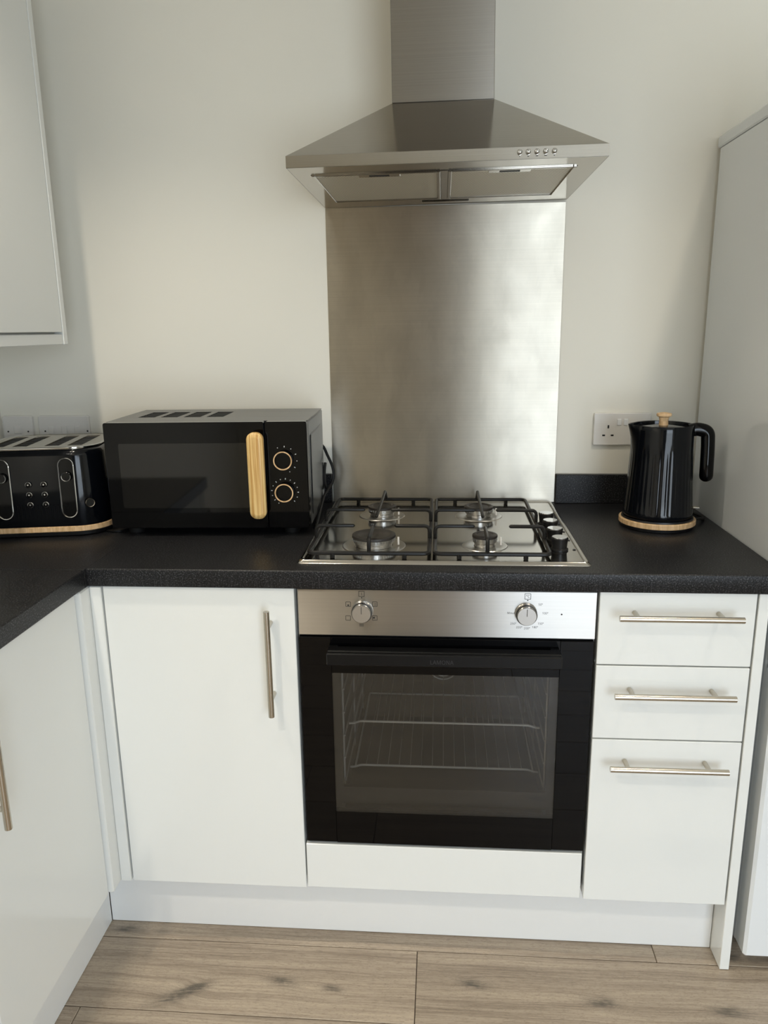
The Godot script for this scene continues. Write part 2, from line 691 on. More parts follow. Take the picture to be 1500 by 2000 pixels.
# ---------------------------------------------------------------- units
func bar_handle(parent: Node, a: Vector3, b: Vector3, out: Vector3) -> void:
	var st := mb()
	var d := (b - a).normalized()
	tube(st, [a + d * 0.001, b - d * 0.001], 0.0062, 14)
	for e in [a + d * 0.037, b - d * 0.037]:
		tube(st, [e - out * 0.0335, e - out * 0.002], 0.0048, 12)
	obj("handle", st, M.nickel, parent, "brushed nickel bar handle")

func units() -> void:
	# corner base unit with one door
	var t := thing("base_cabinet", "white base cabinet with a tall door, between the corner and the oven", "cabinet", Vector3(-0.5, 0.15, 0.3))
	var st := mb()
	span(st, -1.22, -0.3025, 0.165, 0.866, 0.02, 0.59)
	obj("body", st, M.carcass_white, t)
	st = mb()
	span(st, -0.699, -0.3025, YB, 0.8675, 0.5925, ZF, 0.0012)
	var d := obj("door", st, M.gloss_white, t)
	bar_handle(d, Vector3(-0.3525, 0.600, 0.647), Vector3(-0.3525, 0.831, 0.647), Vector3(0, 0, 1))
	# post that closes the inner corner
	t = thing("corner_post", "narrow white corner post between the two runs of cabinets", "post", Vector3(-0.72, 0.165, 0.62))
	st = mb()
	span(st, -0.7262, -0.7022, YB, 0.8675, 0.5925, ZF + 0.004, 0.002)
	obj("front_strip", st, M.gloss_white, t)
	st = mb()
	span(st, -0.755, -0.7265, YB, 0.8675, 0.5925, 0.6545, 0.003)
	obj("side_strip", st, M.gloss_white, t)
	# left run
	t = thing("base_cabinet", "white gloss base cabinet beside the left wall, cut by the edge of the photo", "cabinet", Vector3(-1.0, 0.15, 0.88))
	st = mb()
	span(st, XL + 0.01, -0.7575, 0.165, 0.866, 0.62, 1.115)
	obj("body", st, M.carcass_white, t)
	st = mb()
	span(st, -0.7555, -0.737, YB, 0.8675, 0.6575, 1.06, 0.0012)
	d = obj("door", st, M.gloss_white, t)
	bar_handle(d, Vector3(-0.702, 0.594, 1.0175), Vector3(-0.702, 0.825, 1.0175), Vector3(1, 0, 0))
	st = mb()
	span(st, -0.7555, -0.737, YB, 0.8675, 1.063, 1.115, 0.0012)
	obj("end_strip", st, M.gloss_white, t)
	# oven housing
	t = thing("oven_housing", "white housing unit around the oven with a blank panel below it", "cabinet", Vector3(0, 0.15, 0.3))
	st = mb()
	span(st, -0.3005, -0.2985, 0.18, 0.866, 0.02, 0.59)
	obj("side_panel", st, M.carcass_white, t)
	st = mb()
	span(st, 0.2985, 0.3005, 0.18, 0.866, 0.02, 0.59)
	obj("side_panel", st, M.carcass_white, t)
	st = mb()
	span(st, -0.298, 0.298, 0.18, 0.268, 0.02, 0.588)
	obj("shelf", st, M.carcass_white, t)
	st = mb()
	span(st, -0.2995, 0.2955, YB + 0.002, 0.2775, 0.5925, ZF - 0.0005, 0.0012)
	obj("lower_panel", st, M.gloss_white, t)
	# drawers
	t = thing("drawer_unit", "narrow white unit of three drawers beside the oven", "drawers", Vector3(0.45, 0.15, 0.3))
	st = mb()
	span(st, 0.303, 0.601, 0.165, 0.866, 0.02, 0.59)
	obj("body", st, M.carcass_white, t)
	var levels := [[0.7155, 0.8685, 0.8265], [0.5525, 0.7125, 0.6632], [YB, 0.5495, 0.5035]]
	for lv in levels:
		st = mb()
		span(st, 0.3028, 0.6, lv[0], lv[1], 0.5925, ZF, 0.0012)
		d = obj("drawer", st, M.gloss_white, t)
		bar_handle(d, Vector3(0.3335, lv[2], 0.647), Vector3(0.567, lv[2], 0.647), Vector3(0, 0, 1))
	st = own()
	span(st, 0.6035, 0.6235, 0.001, 0.8695, 0.02, ZF + 0.001, 0.001)
	single("end_panel", st, M.gloss_white, "white full-height end panel between the drawers and the fridge", "panel")
	# plinths
	st = own()
	span(st, -0.7895, 0.6025, 0.001, 0.1635, 0.535, 0.553, 0.001)
	single("plinth", st, M.satin_white, "long white plinth board under the oven and drawers", "plinth")
	st = own()
	span(st, -0.808, -0.79, 0.001, 0.1635, 0.554, 1.115, 0.001)
	single("plinth", st, M.satin_white, "short white plinth board under the cabinet at the left wall", "plinth")
	# worktops: the long one runs into the corner, the other butts against it
	st = own()
	bullnose(st)
	single("worktop", st, M.worktop_laminate, "speckled black worktop carrying the hob, microwave and kettle", "worktop")
	st = own()
	span(st, XL + 0.002, -0.7246, 0.870, T, 0.6315, 1.12, 0.0025)
	single("worktop", st, M.worktop_laminate, "speckled black worktop of the left run, nearest the camera", "worktop")
	st = own()
	span(st, 0.2985, 0.648, T + 0.0005, 0.987, 0.001, 0.018, 0.0015)
	single("worktop_upstand", st, M.worktop_laminate, "black upstand on the wall behind the kettle", "upstand")
	st = own()
	span(st, XL + 0.002, -0.307, T + 0.0005, 0.987, 0.001, 0.018, 0.0015)
	single("worktop_upstand", st, M.worktop_laminate, "black upstand on the wall behind the microwave and toaster", "upstand")
	# wall cabinet
	t = thing("wall_cabinet", "white gloss wall cabinet hung above the toaster", "cabinet", Vector3(-1.08, 1.3457, 0.7))
	st = mb()
	span(st, XL + 0.002, -0.9405, 1.3705, 2.2, 0.222, 1.25)
	obj("body", st, M.carcass_white, t)
	st = mb()
	span(st, -0.938, -0.92, 1.3745, 2.2, 0.2225, 0.82, 0.001)
	obj("door", st, M.gloss_white, t)
	st = mb()
	span(st, -0.938, -0.92, 1.3745, 2.2, 0.823, 1.25, 0.001)
	obj("door", st, M.gloss_white, t)
	st = mb()
	span(st, XL + 0.002, -0.9195, 1.3445, 2.2, 0.2, 0.2195, 0.0015)
	obj("end_panel", st, M.gloss_white, t)
	st = mb()
	span(st, -0.94, -0.9215, 1.3457, 1.3695, 0.2215, 1.25, 0.001)
	obj("light_rail", st, M.gloss_white, t)

func bullnose(st: SurfaceTool) -> void:
	# section of the long worktop swept along x: rounded front top edge
	var sec := [Vector2(0.001, 0.870), Vector2(0.0195, 0.870), Vector2(0.620, 0.870), Vector2(0.6215, 0.872)]
	for k in 6:
		var a := k * PI / 10.0
		sec.append(Vector2(0.6175 + cos(a) * 0.004, T - 0.004 + sin(a) * 0.004))
	sec.append(Vector2(0.001, T))
	# right of the inner corner
	var rings := []
	for x in [-0.7246, 0.6475]:
		var ring := []
		for p in sec:
			ring.append(Vector3(x, p.y, p.x))
		rings.append(ring)
	loft(st, rings)
	span(st, XL + 0.002, -0.72465, 0.870, T, 0.001, 0.6308, 0.0008)

# ---------------------------------------------------------------- hob
func hob() -> void:
	var base := Vector3(-0.005, T, 0.298)
	var t := thing("gas_hob", "stainless steel gas hob with four burners set into the worktop", "hob", base)
	var st := mb()
	var rings := []
	for s in [[0.0, 0.0004], [0.0005, 0.0018], [0.0058, 0.0074], [0.010, 0.0074], [0.014, 0.0054]]:
		var ring := []
		for p in rr(0.5925 - 2 * s[0], 0.558 - 2 * s[0], 0.008):
			ring.append(Vector3(-0.005 + p.x, T + s[1], 0.298 - p.y))
		rings.append(ring)
	loft(st, rings)
	obj("steel_plate", st, M.steel_hob, t)
	# burners: x, z, cap radius
	for b in [[-0.153, 0.456, 0.0455], [-0.156, 0.184, 0.034], [0.0865, 0.452, 0.026], [0.0855, 0.184, 0.035]]:
		var c := Vector3(b[0], T + 0.0054, b[1])
		var r: float = b[2]
		var g := mb()
		lathe(g, c, [[r + 0.0235, 0.0], [r + 0.0222, 0.0014], [r + 0.013, 0.0024], [r + 0.006, 0.0014], [r * 0.9, 0.0006]], 40, false, false, 0)
		var bp := obj("burner", g, M.aluminium, t)
		g = mb()
		lathe(g, c, [[r * 0.86, 0.0], [r * 0.86, 0.007], [r * 0.98, 0.010], [r * 1.0, 0.0195], [r * 0.92, 0.0195]], 36, true, true)
		# flame slots round the head
		var slots := int(r * 1000)
		for k in slots:
			var a := TAU * k / slots
			var keep := X
			X = X * Transform3D(Basis(Vector3.UP, a), c)
			bx(g, Vector3(r * 0.995, 0.0165, 0), Vector3(0.0022, 0.004, 0.003))
			X = keep
		obj("burner_head", g, M.aluminium, bp)
		g = mb()
		lathe(g, c, [[r * 1.02, 0.0198], [r * 1.05, 0.0215], [r * 1.03, 0.0255], [r * 0.9, 0.0272], [r * 0.72, 0.0265], [r * 0.68, 0.0252], [0.0004, 0.0252]], 36, true, true)
		obj("burner_cap", g, M.burner_cap, bp)
		g = mb()
		tube(g, [c + Vector3(r + 0.008, 0.004, 0.006), c + Vector3(r + 0.008, 0.021, 0.006)], 0.0022, 8)
		obj("igniter", g, M.socket_white, bp)
	# pan supports
	pan_support(t, -0.281, -0.0325, -0.155)
	pan_support(t, -0.0205, 0.214, 0.0865)
	# knobs
	for z in [0.262, 0.333, 0.405, 0.478]:
		st = mb()
		var c := Vector3(0.2415, T + 0.0056, z)
		lathe(st, c, [[0.0185, 0.0], [0.0185, 0.003], [0.0155, 0.005], [0.0165, 0.016], [0.018, 0.026], [0.0165, 0.0275]], 28)
		var k := obj("knob", st, M.black_plastic, t)
		st = mb()
		lathe(st, c, [[0.0162, 0.0277], [0.0158, 0.0288], [0.0006, 0.0288]], 24, true, true)
		obj("knob_cap", st, M.chrome, k)
	for z in [0.262, 0.333, 0.405, 0.478]:
		st = mb()
		bx(st, Vector3(0.2725, T + 0.0064, z), Vector3(0.006, 0.0003, 0.006))
		obj("burner_mark", st, M.print_dark, t)

func pan_support(t: Node, x0: float, x1: float, xc: float) -> void:
	var st := mb()
	var y := T + 0.0165
	var z0 := 0.046
	var z1 := 0.552
	var ring := bend([Vector3((x0 + x1) / 2, y, z0), Vector3(x1, y, z0), Vector3(x1, y, z1), Vector3(x0, y, z1), Vector3(x0, y, z0), Vector3((x0 + x1) / 2 - 0.0005, y, z0)], 0.014)
	ring.pop_back()
	tube(st, ring, 0.0045, 8, true)
	var h := T + 0.047
	for f in [[0.445, 0.082, 0.072], [0.296, 0.09, 0.09]]:
		var z: float = f[0]
		tube(st, bend([Vector3(x0, y + 0.002, z), Vector3(x0, h, z), Vector3(x0 + f[1], h, z)], 0.012), 0.004, 8, false, true)
		tube(st, bend([Vector3(x1, y + 0.002, z), Vector3(x1, h, z), Vector3(x1 - f[2], h, z)], 0.012), 0.004, 8, false, true)
	tube(st, bend([Vector3(xc, y + 0.002, z0), Vector3(xc, h + 0.002, z0 + 0.045), Vector3(xc, h, 0.18), Vector3(xc, h, 0.36)], 0.012), 0.0038, 8, false, true)
	tube(st, bend([Vector3(xc, y + 0.002, z1), Vector3(xc, h, z1), Vector3(xc, h, 0.46)], 0.012), 0.0042, 8, false, true)
	# feet
	for p in [[x0 + 0.05, z1], [x1 - 0.05, z1], [x0 + 0.05, z0], [x1 - 0.05, z0]]:
		tube(st, [Vector3(p[0], T + 0.0062, p[1]), Vector3(p[0], y, p[1])], 0.005, 8)
	obj("pan_support", st, M.cast_iron, t)

# ---------------------------------------------------------------- oven
func oven() -> void:
	var t := thing("built_in_oven", "black glass electric oven with a steel control panel under the hob", "oven", Vector3(0, 0.28, 0.3))
	var st := mb()
	span(st, -0.2955, 0.2975, 0.7685, 0.8665, 0.594, ZF, 0.001)
	var p := obj("control_panel", st, M.steel_panel, t)
	# what is printed round the two knobs
	st = mb()
	var z := ZF + 0.0001
	icon(st, Vector3(-0.1656, 0.8576, z), 0.011)
	bx(st, Vector3(-0.1656, 0.8576, z), Vector3(0.0009, 0.0055, 0.0003))
	bx(st, Vector3(-0.1656, 0.8495, z), Vector3(0.0022, 0.0026, 0.0003))
	for q in [[-0.1929, 0.8355, 1], [-0.1393, 0.8363, 2], [-0.1937, 0.8059, 0], [-0.1397, 0.8068, 3]]:
		icon(st, Vector3(q[0], q[1], z), 0.0095)
		if q[2] == 1:
			bx(st, Vector3(q[0], q[1] - 0.0022, z), Vector3(0.0035, 0.003, 0.0003))
		elif q[2] == 2:
			bx(st, Vector3(q[0] + 0.001, q[1] + 0.001, z), Vector3(0.004, 0.0008, 0.0003))
			bx(st, Vector3(q[0] + 0.001, q[1] - 0.002, z), Vector3(0.004, 0.0008, 0.0003))
		elif q[2] == 3:
			bx(st, Vector3(q[0] - 0.0018, q[1] + 0.0005, z), Vector3(0.0035, 0.0035, 0.0003))
	for k in 3:
		bx(st, Vector3(-0.1668, 0.7935 - k * 0.0022, z), Vector3(0.009, 0.0008, 0.0003))
	icon(st, Vector3(0.1633, 0.8567, z), 0.0115)
	bx(st, Vector3(0.1633, 0.8485, z), Vector3(0.003, 0.002, 0.0003))
	var letters := mb()
	words(letters, "°C", Vector3(0.1633, 0.8567, z), 0.0075)
	for w in [["50°", 0.1887, 0.84], ["100°", 0.1983, 0.8219], ["150°", 0.1901, 0.8], ["180°", 0.1793, 0.7922], ["200°", 0.1635, 0.7895], ["220°", 0.1482, 0.7915], ["250°", 0.1365, 0.7993], ["Minut", 0.1312, 0.8215]]:
		words(letters, w[0], Vector3(w[1], w[2], z), 0.0058)
	lathe_z(st, Vector3(0.2302, 0.8202, z - 0.0002), [[0.0017, 0.0], [0.0017, 0.0005]], 12)
	obj("printed_marks", st, M.print_dark, p).set_meta("kind", "stuff")
	obj("printed_numbers", letters, M.print_dark, p).set_meta("kind", "stuff")
	for x in [-0.1645, 0.1605]:
		var c := Vector3(x, 0.8225, ZF)
		st = mb()
		lathe_z(st, c, [[0.0215, 0.0002], [0.0215, 0.004], [0.0198, 0.0055], [0.0196, 0.019], [0.0182, 0.0205]], 32)
		var k := obj("knob", st, M.steel_panel, t)
		st = mb()
		lathe_z(st, c, [[0.0208, 0.012], [0.0208, 0.0165]], 32, true, true)
		obj("grip_ring", st, M.black_plastic, k)
		st = mb()
		lathe_z(st, c, [[0.0185, 0.0204], [0.018, 0.0222], [0.0005, 0.0222]], 32)
		obj("knob_face", st, M.aluminium, k)
		st = mb()
		bx(st, c + Vector3(0, 0.008, 0.0224), Vector3(0.0012, 0.015, 0.0006))
		obj("pointer", st, M.print_dark, k)
	# door: black glass with a clear window
	st = mb()
	var zd := [0.596, ZF]
	span(st, -0.2965, -0.2302, 0.2845, 0.7635, zd[0], zd[1], 0.0012)
	span(st, 0.2302, 0.2965, 0.2845, 0.7635, zd[0], zd[1], 0.0012)
	span(st, -0.2302, 0.2302, 0.685, 0.7635, zd[0], zd[1])
	span(st, -0.2302, 0.2302, 0.2845, 0.361, zd[0], zd[1])
	var d := obj("door", st, M.black_glass, t)
	st = mb()
	span(st, -0.2301, 0.2301, 0.3611, 0.6849, 0.6085, ZF - 0.0002)
	obj("window", st, M.oven_window_glass, d)
	st = mb()
	span(st, -0.231, 0.231, 0.361, 0.402, 0.572, 0.582)
	span(st, -0.231, -0.217, 0.402, 0.69, 0.572, 0.582)
	span(st, 0.217, 0.231, 0.402, 0.69, 0.572, 0.582)
	obj("inner_frame", st, M.enamel, d)
	st = mb()
	span(st, -0.2345, 0.2295, 0.7205, 0.746, 0.641, 0.653, 0.002)
	span(st, -0.2345, 0.2295, 0.7385, 0.7475, 0.618, 0.643, 0.002)
	for x in [-0.225, 0.22]:
		span(st, x - 0.009, x + 0.009, 0.724, 0.7465, ZF + 0.0002, 0.642, 0.001)
	var h := obj("handle", st, M.black_satin, d)
	st = mb()
	words(st, "LAMONA", Vector3(-0.005, 0.7312, 0.6532), 0.0115)
	obj("lettering", st, M.print_faint, h)
	st = mb()
	span(st, -0.2955, 0.2955, 0.7642, 0.768, 0.58, 0.603)
	obj("vent_gap", st, M.dark_slot, t)
	# cavity
	st = mb()
	span(st, -0.24, -0.222, 0.30, 0.72, 0.10, 0.570)
	span(st, 0.222, 0.24, 0.30, 0.72, 0.10, 0.570)
	span(st, -0.222, 0.222, 0.30, 0.318, 0.10, 0.570)
	span(st, -0.222, 0.222, 0.70, 0.72, 0.10, 0.570)
	span(st, -0.222, 0.222, 0.318, 0.70, 0.10, 0.115)
	obj("cavity", st, M.enamel, t)
	st = mb()
	for r in [0.02, 0.03, 0.04]:
		var a := []
		for k in 9:
			var q := PI * 1.1 + k * PI * 0.8 / 8.0
			a.append(Vector3(cos(q) * r, 0.475 + sin(q) * r, 0.118))
		tube(st, a, 0.0018, 6)
	obj("fan_cover", st, M.rack_wire, t)
	for s in [-1.0, 1.0]:
		st = mb()
		for y in [0.40, 0.456, 0.51, 0.565, 0.62]:
			tube(st, [Vector3(s * 0.216, y - 0.003, 0.14), Vector3(s * 0.216, y - 0.003, 0.55)], 0.0022, 6)
		for zz in [0.15, 0.34, 0.54]:
			tube(st, [Vector3(s * 0.2195, 0.36, zz), Vector3(s * 0.2195, 0.66, zz)], 0.0022, 6)
		obj("shelf_rail", st, M.rack_wire, t)
	st = mb()
	for s in [-1.0, 1.0]:
		span(st, s * 0.29, s * 0.292, 0.285, 0.866, 0.05, 0.59)
	span(st, -0.292, 0.292, 0.271, 0.283, 0.05, 0.588)
	obj("casing", st, M.aluminium, t)
	for r in [[0.515, "upper"], [0.405, "lower"]]:
		var y: float = r[0]
		t = thing("oven_rack", "%s chrome wire rack inside the oven" % r[1], "rack", Vector3(0, y, 0.3), "wire racks in the oven")
		st = mb()
		tube(st, bend([Vector3(-0.212, y - 0.006, 0.5), Vector3(-0.2, y - 0.005, 0.5), Vector3(-0.188, y, 0.5), Vector3(0.188, y, 0.5), Vector3(0.2, y - 0.005, 0.5), Vector3(0.212, y - 0.006, 0.5)], 0.006), 0.0026, 8)
		tube(st, [Vector3(-0.2, y, 0.15), Vector3(0.2, y, 0.15)], 0.0025, 8)
		for s in [-0.2, 0.2]:
			tube(st, [Vector3(s, y, 0.15), Vector3(s, y - 0.003, 0.498)], 0.0025, 8)
		obj("rim", st, M.rack_wire, t)
		for k in 15:
			st = mb()
			var x := -0.175 + k * 0.025
			tube(st, [Vector3(x, y + 0.003, 0.148), Vector3(x, y + 0.003, 0.502)], 0.0007, 6)
			obj("wire", st, M.rack_wire, t)

func icon(st: SurfaceTool, c: Vector3, s: float) -> void:
	for e in [[0, 1], [0, -1]]:
		bx(st, c + Vector3(0, e[1] * s / 2, 0), Vector3(s, 0.0009, 0.0004))
		bx(st, c + Vector3(e[1] * s / 2, 0, 0), Vector3(0.0009, s, 0.0004))

# ---------------------------------------------------------------- hood and splashback
func hood() -> void:
	X = Transform3D()
	var st := own()
	span(st, -0.3045, 0.2975, T + 0.001, 1.6715, 0.001, 0.0045, 0.0006)
	single("splashback", st, M.steel_splash, "brushed stainless steel splashback sheet on the wall behind the hob", "splashback")
	var t := thing("cooker_hood", "stainless steel chimney cooker hood above the hob", "cooker hood", Vector3(-0.0035, 1.6735, 0.25))
	t.rotation.z = 0.0074
	var x0 := -0.3045
	var x1 := 0.2975
	var yb := 1.6735
	var yl := 1.6955
	var zf := 0.503
	# sloped canopy over an upright lip
	st = mb()
	var rings := []
	for r in [[x0, x1, zf, yb, 0.0], [x0, x1, zf, yl - 0.001, 0.0], [x0 + 0.0015, x1 - 0.0015, zf - 0.0015, yl, 0.0], [-0.1155, 0.1025, 0.252, 1.843, 0.0]]:
		rings.append([Vector3(r[0], r[3], 0.006), Vector3(r[0], r[3], r[2]), Vector3(r[1], r[3], r[2]), Vector3(r[1], r[3], 0.006)])
	loft(st, rings, false, false)
	# underside rim round the filter opening
	span(st, x0 + 0.001, -0.270, yb - 0.0005, yb + 0.0015, 0.0075, zf - 0.001)
	span(st, 0.254, x1 - 0.001, yb - 0.0005, yb + 0.0015, 0.0075, zf - 0.001)
	span(st, -0.270, 0.254, yb - 0.0005, yb + 0.0015, 0.431, zf - 0.001)
	span(st, -0.270, 0.254, yb - 0.0005, yb + 0.0015, 0.0075, 0.102)
	obj("canopy", st, M.steel_hood, t)
	st = mb()
	span(st, -0.1155, 0.1025, 1.8435, 2.395, 0.006, 0.252, 0.001)
	obj("chimney", st, M.steel_brushed, t)
	# two mesh filters with pull tabs
	for f in [[-0.2685, -0.0125, -0.134], [0.0035, 0.2525, 0.1245]]:
		st = mb()
		span(st, f[0] + 0.006, f[1] - 0.006, yb - 0.0005, yb + 0.006, 0.11, 0.422)
		var p := obj("filter", st, M.filter_mesh, t)
		st = mb()
		for b in [[f[0], f[0] + 0.007, 0.1035, 0.4295], [f[1] - 0.007, f[1], 0.1035, 0.4295], [f[0] + 0.007, f[1] - 0.007, 0.1035, 0.1105], [f[0] + 0.007, f[1] - 0.007, 0.4225, 0.4295]]:
			span(st, b[0], b[1], yb - 0.0035, yb + 0.004, b[2], b[3], 0.001)
		obj("filter_frame", st, M.steel_hood, p)
		st = mb()
		span(st, f[2] - 0.042, f[2] + 0.042, yb - 0.003, yb - 0.0006, 0.398, 0.4222, 0.001)
		obj("pull_tab", st, M.steel_hood, p)
		st = mb()
		span(st, f[2] - 0.02, f[2] + 0.02, yb - 0.0036, yb - 0.0029, 0.405, 0.4165)
		obj("pull_slot", st, M.dark_slot, p)
	st = mb()
	span(st, -0.0125, 0.0035, yb - 0.002, yb + 0.0015, 0.1025, 0.4305, 0.001)
	obj("divider", st, M.steel_hood, t)
	st = mb()
	span(st, -0.058, 0.056, yb - 0.003, yb - 0.0006, 0.044, 0.066, 0.001)
	obj("lamp_cover", st, M.steel_hood, t)
	for k in 5:
		st = mb()
		var c := Vector3(0.1345 + k * 0.0159, 1.6855, zf)
		lathe_z(st, c, [[0.0048, 0.0001], [0.0048, 0.003], [0.0038, 0.0055], [0.002, 0.0066], [0.0003, 0.0068]], 18)
		obj("button", st, M.chrome, t)
	st = mb()
	for k in 5:
		bx(st, Vector3(0.1345 + k * 0.0159, 1.6783, zf + 0.0001), Vector3([0.001, 0.003, 0.004, 0.005, 0.002][k], 0.0014, 0.0003))
	obj("button_print", st, M.print_dark, t)

# ---------------------------------------------------------------- microwave
func microwave() -> void:
	# local axes: x across from the middle, z towards the room with the glass at z = 0, y from the worktop
	var t := thing("microwave_oven", "black microwave with a wooden door handle and two dials", "microwave", Vector3(-0.5395, T, 0.3755))
	t.rotation.y = deg_to_rad(1.9)
	X = Transform3D()
	var w := 0.4635
	var x0 := -w / 2
	var x1 := w / 2
	var y0 := 0.0205
	var y1 := 0.2655
	var st := mb()
	# steel casing, hollow slots cut in its top: side walls, back, bottom, top in strips round the vents
	span(st, x0, x1, y0, y1 - 0.0025, -0.288, -0.0225, 0.003)
	var vx := [-0.168, -0.113, -0.058, -0.003]
	var zA := -0.222
	var zB := -0.108
	span(st, x0 + 0.001, x1 - 0.001, y1 - 0.0028, y1, -0.287, zA, 0.0008)
	span(st, x0 + 0.001, x1 - 0.001, y1 - 0.0028, y1, zB, -0.0225, 0.0008)
	var at := x0 + 0.001
	for v in vx:
		span(st, at, v - 0.02, y1 - 0.0028, y1, zA, zB)
		at = v + 0.02
	span(st, at, x1 - 0.001, y1 - 0.0028, y1, zA, zB)
	obj("casing", st, M.casing_black, t)
	for v in vx:
		st = mb()
		span(st, v - 0.0198, v + 0.0198, y1 - 0.0026, y1 - 0.0018, zA + 0.0004, zB - 0.0004)
		for k in 5:
			span(st, v - 0.0198, v + 0.0198, y1 - 0.0018, y1 - 0.0006, zA + 0.012 + k * 0.0215, zA + 0.0185 + k * 0.0215)
		obj("vent", st, M.dark_slot, t)
	# pressed panel on the side
	st = mb()
	slab(st, Vector3(x1 - 0.0006, 0.135, -0.155), Basis(Vector3(0, 0, -1), Vector3(0, 1, 0), Vector3(1, 0, 0)), 0.215, 0.19, 0.003, 0.012, 0.002)
	obj("side_pressing", st, M.casing_black, t)
	# door
	st = mb()
	slab(st, Vector3((x0 + 0.1355) / 2, (y0 + y1) / 2, -0.022), Basis(), 0.1355 - x0 - 0.0008, y1 - y0, 0.022, 0.005, 0.0016)
	var d := obj("door", st, M.black_gloss, t)
	st = mb()
	slab(st, Vector3(-0.0525, 0.1435, 0.0), Basis(), 0.294, 0.15, 0.0004, 0.004, 0.0002)
	obj("window", st, M.microwave_window, d)
	st = mb()
	var rings := []
	for s in [[0.006, 0.012, 0.0005], [0.006, 0.012, 0.016], [0.0, 0.0, 0.02], [0.0, 0.0, 0.0305], [0.0035, 0.0035, 0.0345], [0.010, 0.010, 0.0358]]:
		var ring := []
		for p in rr(0.037 - 2 * s[0], 0.196 - 2 * s[1], maxf(0.016 - s[0], 0.004), 6):
			ring.append(Vector3(0.1195 + p.x, 0.1475 + p.y, s[2]))
		rings.append(ring)
	loft(st, rings)
	obj("handle", st, M.oak_handle, d, "pale striped wooden handle")
	# control panel
	st = mb()
	slab(st, Vector3((0.1365 + x1) / 2, (y0 + y1) / 2, -0.022), Basis(), x1 - 0.1365 - 0.0004, y1 - y0, 0.022, 0.005, 0.0016)
	var pn := obj("control_panel", st, M.black_gloss, t)
	st = mb()
	for k in 12:
		span(st, 0.151 + k * 0.0058, 0.1535 + k * 0.0058, 0.027, 0.075, 0.0, 0.0006)
	obj("fluting", st, M.black_gloss, pn)
	var marks := mb()
	for e in [[0.1795, 0, 7, -25.0, 30.0], [0.1057, 1, 14, -150.0, 22.0]]:
		var c := Vector3(0.177, e[0], 0.0)
		st = mb()
		lathe_z(st, c, [[0.0215, 0.0002], [0.0205, 0.012], [0.0195, 0.0145], [0.016, 0.0145], [0.0155, 0.0125], [0.0004, 0.0125]], 36)
		var k := obj("dial", st, M.black_gloss, t)
		st = mb()
		lathe_z(st, c, [[0.0195, 0.0135], [0.0212, 0.0138], [0.0212, 0.0156], [0.0188, 0.0156], [0.0182, 0.0138], [0.0195, 0.0135]], 36, false, false)
		obj("dial_ring", st, M.beech_trim, k, "thin wooden ring")
		for q in e[2]:
			var a := deg_to_rad(90.0 - (e[3] + q * e[4]))
			var keep := X
			X = X * Transform3D(Basis(Vector3(0, 0, 1), a), c)
			bx(marks, Vector3(0.0302, 0, 0.0003), Vector3(0.0034 if q % 2 else 0.002, 0.0018, 0.0003))
			X = keep
	obj("dial_marks", marks, M.print_pale, pn).set_meta("kind", "stuff")
	# feet
	for fx in [x0 + 0.04, x1 - 0.05]:
		for fz in [-0.05, -0.245]:
			st = mb()
			lathe(st, Vector3(fx, 0, fz), [[0.017, 0.0], [0.018, 0.004], [0.021, 0.0203]], 20)
			obj("foot", st, M.black_rubber, t)
	# mains lead looped behind the right-hand side
	st = mb()
	var pts := []
	for p in [[0.19, 0.18, -0.30], [0.225, 0.168, -0.305], [0.242, 0.14, -0.295], [0.255, 0.112, -0.285], [0.258, 0.088, -0.28], [0.252, 0.066, -0.276], [0.243, 0.056, -0.272], [0.2375, 0.066, -0.262], [0.2365, 0.085, -0.258], [0.2365, 0.105, -0.262], [0.238, 0.125, -0.272]]:
		pts.append(Vector3(p[0], p[1], p[2]))
	tube(st, smooth(pts), 0.0038, 8)
	pts = []
	for p in [[0.252, 0.068, -0.276], [0.243, 0.054, -0.255], [0.2375, 0.045, -0.225], [0.236, 0.03, -0.17], [0.2358, 0.014, -0.11], [0.2356, 0.0052, -0.07]]:
		pts.append(Vector3(p[0], p[1], p[2]))
	tube(st, smooth(pts), 0.0034, 8)
	obj("power_cord", st, M.black_rubber, t)

func smooth(pts: Array) -> Array:
	var cv := Curve3D.new()
	for i in pts.size():
		var a: Vector3 = pts[maxi(i - 1, 0)]
		var b: Vector3 = pts[mini(i + 1, pts.size() - 1)]
		var d := (b - a) / 6.0
		cv.add_point(pts[i], -d, d)
	cv.bake_interval = 0.006
	return Array(cv.get_baked_points())

